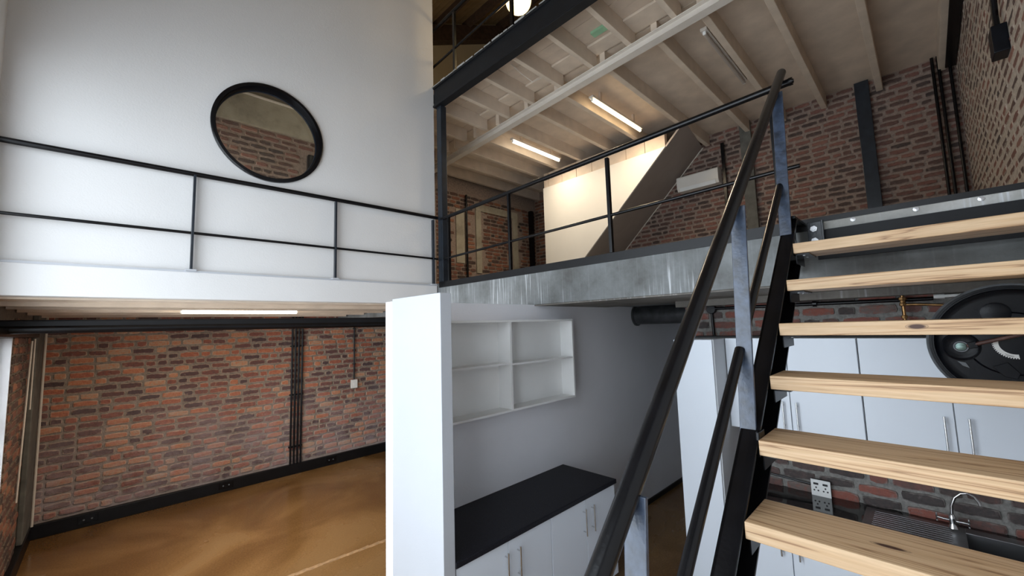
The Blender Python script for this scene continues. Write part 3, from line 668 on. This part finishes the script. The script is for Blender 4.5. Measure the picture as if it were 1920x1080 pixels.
# ================================================================== NICHE FURNITURE
su = thing('wall_shelf_unit', (2.5, Ys, -.74), 'white open wall shelf unit with four compartments above the black worktop', 'shelf')
yf = Ys - .16; zt_, zb_ = .055, -.722; xl, xr = 1.54, 3.362; T = .018
obj('back_panel', bx(xl + T, xr - T, Ys - .006, Ys, zb_ + T, zt_ - T), M['shelf_white'], su)
obj('top_board', bx(xl, xr, yf, Ys, zt_ - T, zt_), M['shelf_white'], su, bevel=.0015)
obj('bottom_board', bx(xl, xr, yf, Ys, zb_, zb_ + T), M['shelf_white'], su, bevel=.0015)
obj('side_board', bx(xl, xl + T, yf, Ys, zb_ + T, zt_ - T), M['shelf_white'], su)
obj('side_board', bx(xr - T, xr, yf, Ys, zb_ + T, zt_ - T), M['shelf_white'], su)
obj('divider', bx(2.475 - T / 2, 2.475 + T / 2 + .004, yf, Ys - .006, zb_ + T, zt_ - T), M['shelf_white'], su)
obj('shelf', bx(xl + T, 2.466, yf + .004, Ys - .006, -.325, -.310), M['shelf_white'], su)
obj('shelf', bx(2.488, xr - T, yf + .004, Ys - .006, -.335, -.320), M['shelf_white'], su)
obj('worktop', MB().box(1.53, 3.31, 2.098, Ys, -1.432, -1.394), M['worktop'], bevel=.006, label='matt black worktop on the niche cabinets beside the white stub wall', cat='worktop')

def handle(parent, c, L, axis, out):
    c = Vector(c); out = Vector(out)
    h = obj('handle', MB().tube([c + out * .032 - Vector((0, 0, L / 2)), c + out * .032 + Vector((0, 0, L / 2))], .006, 10), M['chrome'], parent, smooth=True)
    return h
def handle_thing(parent, c, L, out):
    c = Vector(c); out = Vector(out); m_ = MB()
    m_.tube([c + out * .032 - Vector((0, 0, L / 2)), c + out * .032 + Vector((0, 0, L / 2))], .0062, 10)
    for s_ in (-1, 1): m_.tube([c + Vector((0, 0, s_ * L * .36)), c + out * .030 + Vector((0, 0, s_ * L * .36))], .005, 8)
    return obj('handle', m_, M['chrome'], parent, smooth=True)
def base_unit(x0, x1, gaps, hx, lab, group):
    t = thing('base_cabinet', ((x0 + x1) / 2, 2.4, ZF), lab, 'cabinet', group)
    obj('carcass', bx(x0, x1, 2.14, Ys - .002, ZF + .10, -1.436), M['melamine_side'], t)
    obj('plinth', bx(x0, x1, 2.19, Ys - .01, ZF, ZF + .10), M['skirt'], t)
    e = [x0] + gaps + [x1]
    for i in range(len(e) - 1):
        d = obj('door', bx(e[i] + .0025, e[i + 1] - .0025, 2.118, 2.137, ZF + .11, -1.440), M['melamine'], t, bevel=.0015)
        handle_thing(d, (hx[i], 2.118, -1.60), .21, (0, -1, 0))
base_unit(1.54, 2.419, [1.976], [1.945, 2.06], 'white base cabinet beside the stub wall, left of the two under the matt worktop', 'niche base cabinets')
base_unit(2.421, 3.30, [2.862], [2.82, 2.935], 'white base cabinet behind the handrail, right of the two under the matt worktop', 'niche base cabinets')
obj('duct', MB().tube([(4.95, Ys - .003, .09), (4.95, Ys - .02, .09), (4.95, Ys - .03, .09), (4.95, 1.2, .09)], [.135, .135, .115, .115], 28, caps=True), M['duct'], label='dark round ventilation duct under the slab above the passage', cat='duct', smooth=True)

# ================================================================== KITCHEN
tcab = thing('tall_cabinet', (3.8, 1.43, ZF), 'tall white cabinet at the left end of the kitchen, beside the passage', 'cabinet')
obj('carcass', bx(3.55, Xk - .03, 1.262, 1.592, ZF + .08, -.158), M['melamine_side'], tcab, bevel=.002)
obj('door', bx(3.53, 3.549, 1.270, 1.590, ZF + .09, -.16), M['melamine'], tcab, bevel=.002)
obj('plinth', bx(3.6, Xk - .01, 1.27, 1.585, ZF, ZF + .08), M['skirt'], tcab)
def wall_unit(ya, yb_, gap, hs, lab):
    t = thing('wall_cabinet', (Xk - .17, (ya + yb_) / 2, -.9), lab, 'cabinet', 'kitchen wall cabinets')
    obj('carcass', bx(3.822, Xk - .002, yb_, ya, -.9, -.158), M['melamine_side'], t)
    for a, b, hy in ((ya, gap, hs[0]), (gap, yb_, hs[1])):
        d = obj('door', bx(3.8, 3.82, b + .003, a - .003, -.898, -.16), M['melamine'], t, bevel=.0015)
        handle_thing(d, (3.8, hy, -.755), .215, (-1, 0, 0))
wall_unit(1.258, .382, .815, (.862, .772), 'white two-door wall cabinet next to the tall cabinet')
wall_unit(.378, -.49, -.055, (-.008, -.115), 'white two-door wall cabinet partly behind the black reel')
def low_unit(ya, yb_, gap, hs, lab):
    t = thing('base_cabinet', (3.8, (ya + yb_) / 2, ZF), lab, 'cabinet', 'kitchen base cabinets')
    obj('carcass', bx(3.582, Xk - .05, yb_, ya, ZF + .1, -1.64 if yb_ < 0 else -1.462), M['melamine_side'], t)
    obj('plinth', bx(3.63, Xk - .05, yb_, ya, ZF, ZF + .1), M['skirt'], t)
    for a, b, hy in ((ya, gap, hs[0]), (gap, yb_, hs[1])):
        d = obj('door', bx(3.56, 3.58, b + .003, a - .003, ZF + .11, -1.465), M['melamine'], t, bevel=.0015)
        handle_thing(d, (3.56, hy, -1.60), .215, (-1, 0, 0))
low_unit(1.258, .412, .836, (.895, .785), 'white kitchen base cabinet under the left half of the granite worktop')
low_unit(.408, -.49, -.03, (.02, -.08), 'white kitchen base cabinet under the sink')
kw = MB(); zt2, zb2 = -1.42, -1.458
bx0, bx1, by0, by1 = 3.72, 3.99, -.44, -.04       # bowl cut-out
kw.box(3.535, bx0, YR, 1.258, zb2, zt2); kw.box(bx1, Xk, YR, 1.258, zb2, zt2); kw.box(bx0, bx1, by1, 1.258, zb2, zt2); kw.box(bx0, bx1, YR, by0, zb2, zt2)
obj('worktop', kw, M['granite'], label='polished black granite kitchen worktop holding the sink', cat='worktop')
sk = thing('sink', (3.86, 0, -1.42), 'stainless steel sink with drainer and bowl behind the lower treads', 'sink')
dm = MB().box(3.68, 4.075, by1, .45, -1.4195, -1.414)
for i in range(9):
    x = 3.73 + i * .036; dm.box(x, x + .010, .02, .40, -1.414, -1.4125)
obj('drainer', dm, M['steel'], sk, bevel=.002)
bm2 = MB(); T2 = .003
bm2.box(bx0, bx1, by0, by1, -1.60, -1.597); bm2.box(bx0, bx0 + T2, by0, by1, -1.597, -1.414); bm2.box(bx1 - T2, bx1, by0, by1, -1.597, -1.414); bm2.box(bx0, bx1, by0, by0 + T2, -1.597, -1.414); bm2.box(bx0, bx1, by1 - T2, by1, -1.597, -1.414)
obj('bowl', bm2, M['steel'], sk)
obj('rim', MB().box(3.68, bx0, by0 - .03, by1, -1.4195, -1.412).box(bx1, 4.075, by0 - .03, by1, -1.4195, -1.412).box(bx0, bx1, by0 - .03, by0, -1.4195, -1.412), M['steel'], sk, bevel=.002)
tp = thing('tap', (4.03, .012, -1.412), 'chrome swan-neck mixer tap with cross handles at the sink', 'tap')
xt = 4.03
path = [(xt, .012, -1.412), (xt, .012, -1.33), (xt, .008, -1.27), (xt, -.010, -1.215), (xt, -.040, -1.182), (xt, -.070, -1.172), (xt, -.098, -1.185), (xt, -.116, -1.215), (xt, -.122, -1.235)]
obj('spout', MB().tube(path, .0085, 12), M['chrome'], tp, smooth=True)
obj('body', MB().lathe((xt, .012, -1.412), (0, 0, 1), [(.026, 0), (.022, .012), (.015, .03), (.018, .05), (.018, .07), (.012, .085), (.0085, .09)], 18), M['chrome'], tp, smooth=True)
for s_, c in ((1, (xt, .085, -1.36)), (-1, (xt, -.062, -1.365))):
    c = Vector(c); m_ = MB().tube([(xt, .012, -1.365), c], .008, 10)
    for a in range(3):
        d = Vector((math.cos(a * PI / 3 + .3), 0, math.sin(a * PI / 3 + .3))) * .026; m_.tube([c - d, c + d], .005, 8)
    obj('cross_handle', m_, M['chrome'], tp, smooth=True)

def socket(y, z):
    t = thing('power_socket', (Xk - .035, y, z), 'white double power socket above the granite worktop, left of the sink', 'socket')
    obj('back_box', bx(Xk - .05, Xk - .028, y - .062, y + .062, z - .062, z + .062), M['dark'], t)
    pl = obj('face_plate', bx(Xk - .058, Xk - .05, y - .064, y + .064, z - .064, z + .064), M['plastic'], t, bevel=.003)
    for s_ in (-1, 1):
        obj('rocker', bx(Xk - .061, Xk - .058, y + s_ * .03 - .016, y + s_ * .03 + .016, z + .025, z + .040), M['dark'], pl)
        for dy, dz in ((0, .004), (-.013, -.018), (.013, -.018)):
            obj('pin_hole', MB().lathe((Xk - .0585, y + s_ * .03 + dy, z + dz), (-1, 0, 0), [(.0062, 0), (.0062, .001), (.0005, .001)], 12), M['dark'], pl)
socket(.725, -1.36)
obj('conduit', MB().tube([(Xk - .038, 1.255, -1.315), (Xk - .038, .788, -1.345)], .008, 8), M['black_steel'], label='thin black cable run into the left side of the kitchen socket', cat='cable')
pp_ = thing('copper_pipe', (Xk - .06, .12, -.16), 'copper water pipe with brass valve on the brick above the wall cabinets', 'pipe')
xc = Xk - .095
obj('riser', MB().tube([(xc, .125, ZC - .07), (xc, .125, -.12), (xc, .11, -.14), (xc, -.3, -.14)], .011, 12), M['copper'], pp_, smooth=True)
obj('valve', MB().lathe((xc, .125, .06), (0, 0, 1), [(.012, 0), (.02, .004), (.02, .02), (.015, .024), (.015, .04), (.024, .045), (.024, .06), (.012, .064)], 8), M['copper'], pp_)
obj('coupling', MB().lathe((xc, .125, -.03), (0, 0, 1), [(.012, 0), (.017, .003), (.017, .022), (.012, .025)], 8), M['copper'], pp_)
obj('elbow_joint', MB().lathe((xc, .03, -.14), (0, 1, 0), [(.012, 0), (.019, .003), (.019, .04), (.012, .045)], 8), M['copper'], pp_)
obj('branch', MB().tube([(xc, .125, .07), (xc, .05, .068), (xc, -.3, .035)], .009, 10), M['copper'], pp_, smooth=True)
cd = thing('conduit', (Xk - .03, .6, .12), 'dark horizontal conduit along the top of the kitchen bricks', 'pipe')
obj('pipe', MB().tube([(Xk - .04, 1.45, .11), (Xk - .04, -.03, .105)], .014, 10), M['black_steel'], cd, smooth=True)
obj('joint_box', MB().lathe((Xk - .05, .63, .108), (0, 1, 0), [(.014, 0), (.024, .004), (.024, .03), (.014, .034)], 12), M['black_steel'], cd)
cw = thing('conduit', (Xk - .03, -.2, .11), 'short white conduit above the black reel', 'pipe')
obj('pipe', MB().tube([(Xk - .05, -.032, .118), (Xk - .05, -.46, .124)], .011, 10), M['plastic'], cw, smooth=True)
obj('collar', MB().tube([(Xk - .05, -.032, .118), (Xk - .05, -.085, .118)], .016, 10), M['plastic'], cw, smooth=True)
vc = thing('conduit', (Xk - .03, 1.455, -.1), 'black vertical conduit with round box above the tall cabinet', 'pipe')
obj('pipe', MB().tube([(Xk - .03, 1.455, -.15), (Xk - .03, 1.46, .08)], .0125, 10), M['black_steel'], vc, smooth=True)
obj('junction_box', MB().lathe((Xk - .005, 1.46, .105), (-1, 0, 0), [(.045, 0), (.045, .04), (.04, .048), (.0005, .048)], 18), M['black_steel'], vc)
obj('cornice', bx(3.90, Xk, YR, 1.60, -.157, -.146), M['dark'], label='thin dark top board lying along the kitchen wall cabinets', cat='board')

# --- black reel hanging between stair and kitchen
hx, hy, hz, HR = 2.72, -.235, -.137, .256
hs = thing('hose_reel', (hx, hy, hz - HR), 'large black round reel with hub, brown arm and white toothed label behind the treads', 'reel')
c0 = Vector((hx, hy, hz)); ax = (-1, 0, 0)
obj('drum', MB().lathe(c0, ax, [(.0005, -.10), (.22, -.10), (.235, -.03), (.25, -.01), (.25, .006), (.236, .006), (.228, -.006), (.215, -.012), (.20, -.012), (.135, -.012), (.128, .000), (.10, .002), (.0005, .002)], 72), M['black_plastic'], hs, smooth=True)
obj('outer_rim', MB().lathe(c0, ax, [(HR, -.03), (HR, .010), (HR - .004, .014), (HR - .009, .012), (HR - .009, -.03), (HR, -.03)], 72), M['rim_grey'], hs, smooth=True)
obj('inner_ring', MB().lathe(c0, ax, [(.238, .004), (.236, .010), (.231, .010), (.229, .002)], 72), M['black_plastic'], hs, smooth=True)
hc = Vector((hx, -.086, -.150))
hb = obj('hub', MB().lathe(hc, ax, [(.062, -.012), (.062, .004), (.056, .008), (.050, .004), (.026, .004), (.024, .012), (.0005, .012)], 36), M['black_plastic'], hs, smooth=True)
obj('hub_cap', MB().lathe(hc, ax, [(.017, .012), (.017, .018), (.012, .020), (.0005, .020)], 20), M['hub'], hb, smooth=True)
obj('washer', MB().lathe(hc, ax, [(.024, .012), (.024, .015), (.019, .015), (.019, .012)], 24), M['rim_grey'], hb)
ar = obj('arm', MB().tube([hc + Vector((-.02, -.02, .004)), hc + Vector((-.028, -.045, .012)), hc + Vector((-.024, -.19, .058)), hc + Vector((-.02, -.34, .075))], .008, 10), M['arm'], hs, smooth=True)
obj('arm_clamp', MB().bar(hc + Vector((-.026, -.022, .004)), hc + Vector((-.026, -.048, .012)), .026, .018, (0, 0, 1)), M['black_plastic'], ar, bevel=.002)
# toothed label arc
lab_c = Vector((hx - .0025, -.243, -.135)); m_ = MB(); nT = 34; A0, A1 = math.radians(165), math.radians(275)
for i in range(nT):
    a = A0 + (A1 - A0) * i / nT; b = A0 + (A1 - A0) * (i + 1) / nT
    def P_(r, t): return lab_c + Vector((0, -math.cos(t) * r, math.sin(t) * r))
    ro = .066 if i % 2 else .062
    q = [P_(.047, a), P_(.047, b), P_(ro, b), P_(ro, a)]
    m_.quadbox([p for p in q] + [p + Vector((-.0015, 0, 0)) for p in q])
obj('dial_label', m_, M['plastic'], hs)
m_ = MB()
for (t0, t1, r) in ((.62, .88, .054), (.66, .86, .0575)):
    for i in range(10):
        a = A0 + (A1 - A0) * (t0 + (t1 - t0) * i / 10); b = A0 + (A1 - A0) * (t0 + (t1 - t0) * (i + .9) / 10)
        q = [P_(r, a), P_(r, b), P_(r + .0012, b), P_(r + .0012, a)]; m_.quadbox([p + Vector((-.0015, 0, 0)) for p in q] + [p + Vector((-.0022, 0, 0)) for p in q])
obj('dial_print', m_, M['dark'], hs)
# moulded wedge and small clips
obj('moulded_wedge', MB().prism([(hx - .002, -.17, -.235), (hx - .002, -.215, -.215), (hx - .002, -.245, -.26), (hx - .002, -.235, -.285), (hx - .002, -.20, -.275)], (-.008, 0, 0)), M['black_plastic'], hs, bevel=.002)
obj('clip', MB().prism([(hx + .010, -.07, -.215), (hx + .010, -.095, -.222), (hx + .010, -.105, -.245), (hx + .010, -.085, -.235)], (-.008, 0, 0)), M['rim_grey'], hs)
obj('moulded_disc', MB().lathe((hx, -.20, -.005), ax, [(.045, -.012), (.045, .004), (.038, .006), (.0005, .006)], 28), M['black_plastic'], hs, smooth=True)
obj('wall_bracket', bx(hx + .10, hx + .13, YR, hy + .03, hz - .03, hz + .03), M['black_steel'], hs)

# ================================================================== LIGHTS AND SMALL FITTINGS
def tube_light(x0, x1, y, z, mat, lab, along='x', drop=.0):
    t = thing('fluorescent_light', ((x0 + x1) / 2, y, z), lab, 'lamp')
    obj('housing', bx(x0 - .03, x1 + .03, y - .034, y + .034, z + .024, z + .055), M['beam_white'], t, bevel=.003)
    for x in (x0 - .012, x1 + .0): obj('lamp_holder', bx(x, x + .012, y - .014, y + .014, z - .016, z + .022), M['plastic'], t)
    tb = obj('tube', MB().tube([(x0, y, z), (x1, y, z)], .019, 14), M[mat], t, smooth=True)
    return t
tube_light(4.55, 5.73, 4.50, ZJ + .0, 'tube_cool', 'lit fluorescent tube on the mezzanine ceiling, the farther and whiter of the two lit ones')
tube_light(4.50, 5.80, 2.92, ZJ + .0, 'tube_warm', 'lit warm fluorescent tube on the mezzanine ceiling, the nearer of the two lit ones')
tube_light(4.32, 5.62, 1.39, ZJ + .0, 'tube_off', 'unlit fluorescent tube on the mezzanine ceiling above the handrail top')
for (x0, y) in ((4.50, 2.92), (4.55, 4.50), (4.32, 1.39)):
    pass
tube_light(.52, 1.62, 5.44, .268 - .014, 'tube_cool', 'lit fluorescent tube under the lower left ceiling')
# light given by the tubes themselves (same position as the glowing tubes)
for (x, y, z, p, c) in ((5.14, 4.5, ZJ - .03, 26, (1, .86, .66)), (5.15, 2.92, ZJ - .03, 27, (1, .80, .56)), (1.07, 5.44, .22, 40, (1, .84, .66))):
    area('tube_lamp', (x, y, z), (0, 0, 0), 1.1, .03, p, c)
# housings hang from boards by short battens
for (x0, x1, y) in ((4.55, 5.73, 4.50), (4.50, 5.80, 2.92), (4.32, 5.62, 1.39)):
    for x in (x0 + .2, x1 - .2): obj('hanger_block', bx(x - .02, x + .02, y - .015, y + .015, ZJ + .05, ZJ + .2), M['joist_paint'], cu)
g = thing('globe_light', (4.11, 4.30, 6.0), 'lit opal globe lamp under the top storey roof, cut by the frame edge', 'lamp')
gp = Vector((.0, 0, 0))
def rayv(px, py):
    return (R @ Vector((px - 960, py - 540, f)).normalized())
gp = rayv(972, 1) * 6.6
g.location = gp + S; BASE[g.as_pointer()] = gp
obj('globe', MB().lathe(gp, (0, 0, 1), [(.17 * math.sin(PI * i / 16) + .0005, -.17 * math.cos(PI * i / 16)) for i in range(17)], 32), M['globe'], g, smooth=True)
obj('stem', MB().tube([gp + Vector((0, 0, .17)), (gp.x, gp.y, ROOFZ(gp.x) - .03)], .012, 8), M['black_steel'], g)
pl = bpy.data.lights.new('globe_lamp', 'POINT'); pl.energy = 14; pl.color = (1, .72, .36); pl.shadow_soft_size = .17
po = bpy.data.objects.new('globe_lamp', pl); po.location = gp + Vector((0, 0, -.4)) + S; COL.objects.link(po)

ac = thing('air_conditioner', (Xu - .1, 2.62, 2.3), 'white split air conditioner on the far brick wall beside the sloping soffit', 'air conditioner')
ya, yb_, za, zb = 2.235, 2.93, 2.275, 2.535
obj('body', MB().prism([(Xu - .01, yb_, za), (Xu - .16, yb_, za), (Xu - .20, yb_, za + .06), (Xu - .20, yb_, zb - .02), (Xu - .17, yb_, zb), (Xu - .01, yb_, zb)], (0, ya - yb_, 0)), M['ac_white'], ac, bevel=.008)
obj('louvre', MB().prism([(Xu - .165, yb_ - .05, za - .002), (Xu - .198, yb_ - .05, za + .052), (Xu - .204, yb_ - .05, za + .05), (Xu - .171, yb_ - .05, za - .006)], (0, ya - yb_ + .1, 0)), M['plastic'], ac)
obj('front_panel', bx(Xu - .206, Xu - .20, ya + .02, yb_ - .02, za + .065, zb - .03), M['ac_white'], ac, bevel=.003)

# conduits on the lower back wall
for i, x in enumerate((2.180, 2.232, 2.284, 2.336)):
    nm = ['leftmost', 'second', 'third', 'rightmost'][i]
    c = thing('conduit', (x, Yb - .05, ZF + .16), f'{nm} of the four parallel black conduits on the lower brick wall', 'pipe', 'four black wall conduits')
    obj('pipe', MB().tube([(x, Yb - .055, ZF + .16), (x, Yb - .055, ZL - .02)], .0145, 10), M['black_steel'], c, smooth=True)
    for z in (-.22, -1.02, -1.86): obj('saddle_clip', bx(x - .026, x + .026, Yb - .062, Yb - .03, z - .012, z + .012), M['black_steel'], c)
c = thing('conduit', (3.235, Yb - .05, -.88), 'single black conduit running down to the white light switch', 'pipe')
obj('pipe', MB().tube([(3.235, Yb - .045, -.90), (3.235, Yb - .045, ZL - .02)], .013, 10), M['black_steel'], c, smooth=True)
for z in (.05, -.35, -.6): obj('saddle_clip', bx(3.212, 3.258, Yb - .052, Yb - .03, z - .01, z + .01), M['black_steel'], c)
ls = thing('light_switch', (3.235, Yb - .04, -.96), 'white light switch on the lower brick wall at the conduit end', 'switch')
obj('face_plate', bx(3.178, 3.292, Yb - .072, Yb - .03, -1.035, -.885), M['plastic'], ls, bevel=.004)
obj('rocker', bx(3.215, 3.255, Yb - .078, Yb - .072, -.99, -.93), M['shelf_white'], ls)
for x, lab in ((-.1, 'black socket in the skirting near the left corner'), (1.317, 'black socket in the skirting left of the conduits'), (2.832, 'black socket in the skirting right of the conduits')):
    t = thing('skirting_socket', (x, Yb - .065, ZF + .06), lab, 'socket')
    obj('face_plate', bx(x - .09, x + .09, Yb - .066, Yb - .06, ZF + .045, ZF + .135), M['black_steel'], t, bevel=.002)
    for s_ in (-1, 1): obj('pin_hole', MB().lathe((x + s_ * .035, Yb - .066, ZF + .09), (0, -1, 0), [(.010, 0), (.010, .0015), (.0005, .0015)], 10), M['rim_grey'], t)
obj('corner_column', MB().box(XF + .001, XF + .05, 6.9, 7.5, ZF + .16, ZL - .02), M['column_grey'], label='dull grey pilaster in the lower left corner beside the window', cat='column', bevel=.01)
obj('column_edge_pipe', MB().tube([(XF + .065, 7.47, ZF + .16), (XF + .065, 7.47, ZL - .03)], .012, 8), M['cord'], label='pale vertical pipe at the inner edge of the grey pilaster', cat='pipe')
obj('blind_cord', MB().tube([(XF + .04, 6.55, .0), (XF + .03, 6.54, -.8), (XF + .02, 6.52, -1.6)], .008, 8), M['cord'], label='long pale blind cord hanging beside the lower left window', cat='cord')
obj('blind_cord', MB().tube([(XF + .045, 6.72, .02), (XF + .045, 6.72, -.72)], .007, 8), M['cord'], label='short pale blind wand with a tip near the pilaster', cat='cord')
obj('window_lintel', bx(XF, XF + .06, 4.4, 6.9, .035, .10), M['black_steel'], label='black steel lintel over the lower left window', cat='lintel')
jb = thing('junction_box', (3.9, YR + .03, 1.6), 'black electrical box with cable on the right wall near the frame top', 'box')
obj('box', MB().box(3.90, 4.04, YR, YR + .07, 1.62, 1.80), M['black_plastic'], jb, bevel=.006)
obj('cable', MB().tube([(4.0, YR + .03, 1.80), (4.02, YR + .03, 1.92), (3.98, YR + .03, 2.05), (3.98, YR + .03, 2.6)], .016, 10), M['black_steel'], jb, smooth=True)
db = thing('distribution_box', (2.26, Yu - .05, 2.4), 'dark box on the brick wall seen through the round window', 'box')
obj('box', bx(2.04, 2.48, Yu - .085, Yu - .005, 2.36, 2.71), M['black_plastic'], db, bevel=.006)
obj('lid', bx(2.06, 2.46, Yu - .093, Yu - .085, 2.38, 2.69), M['dark'], db)
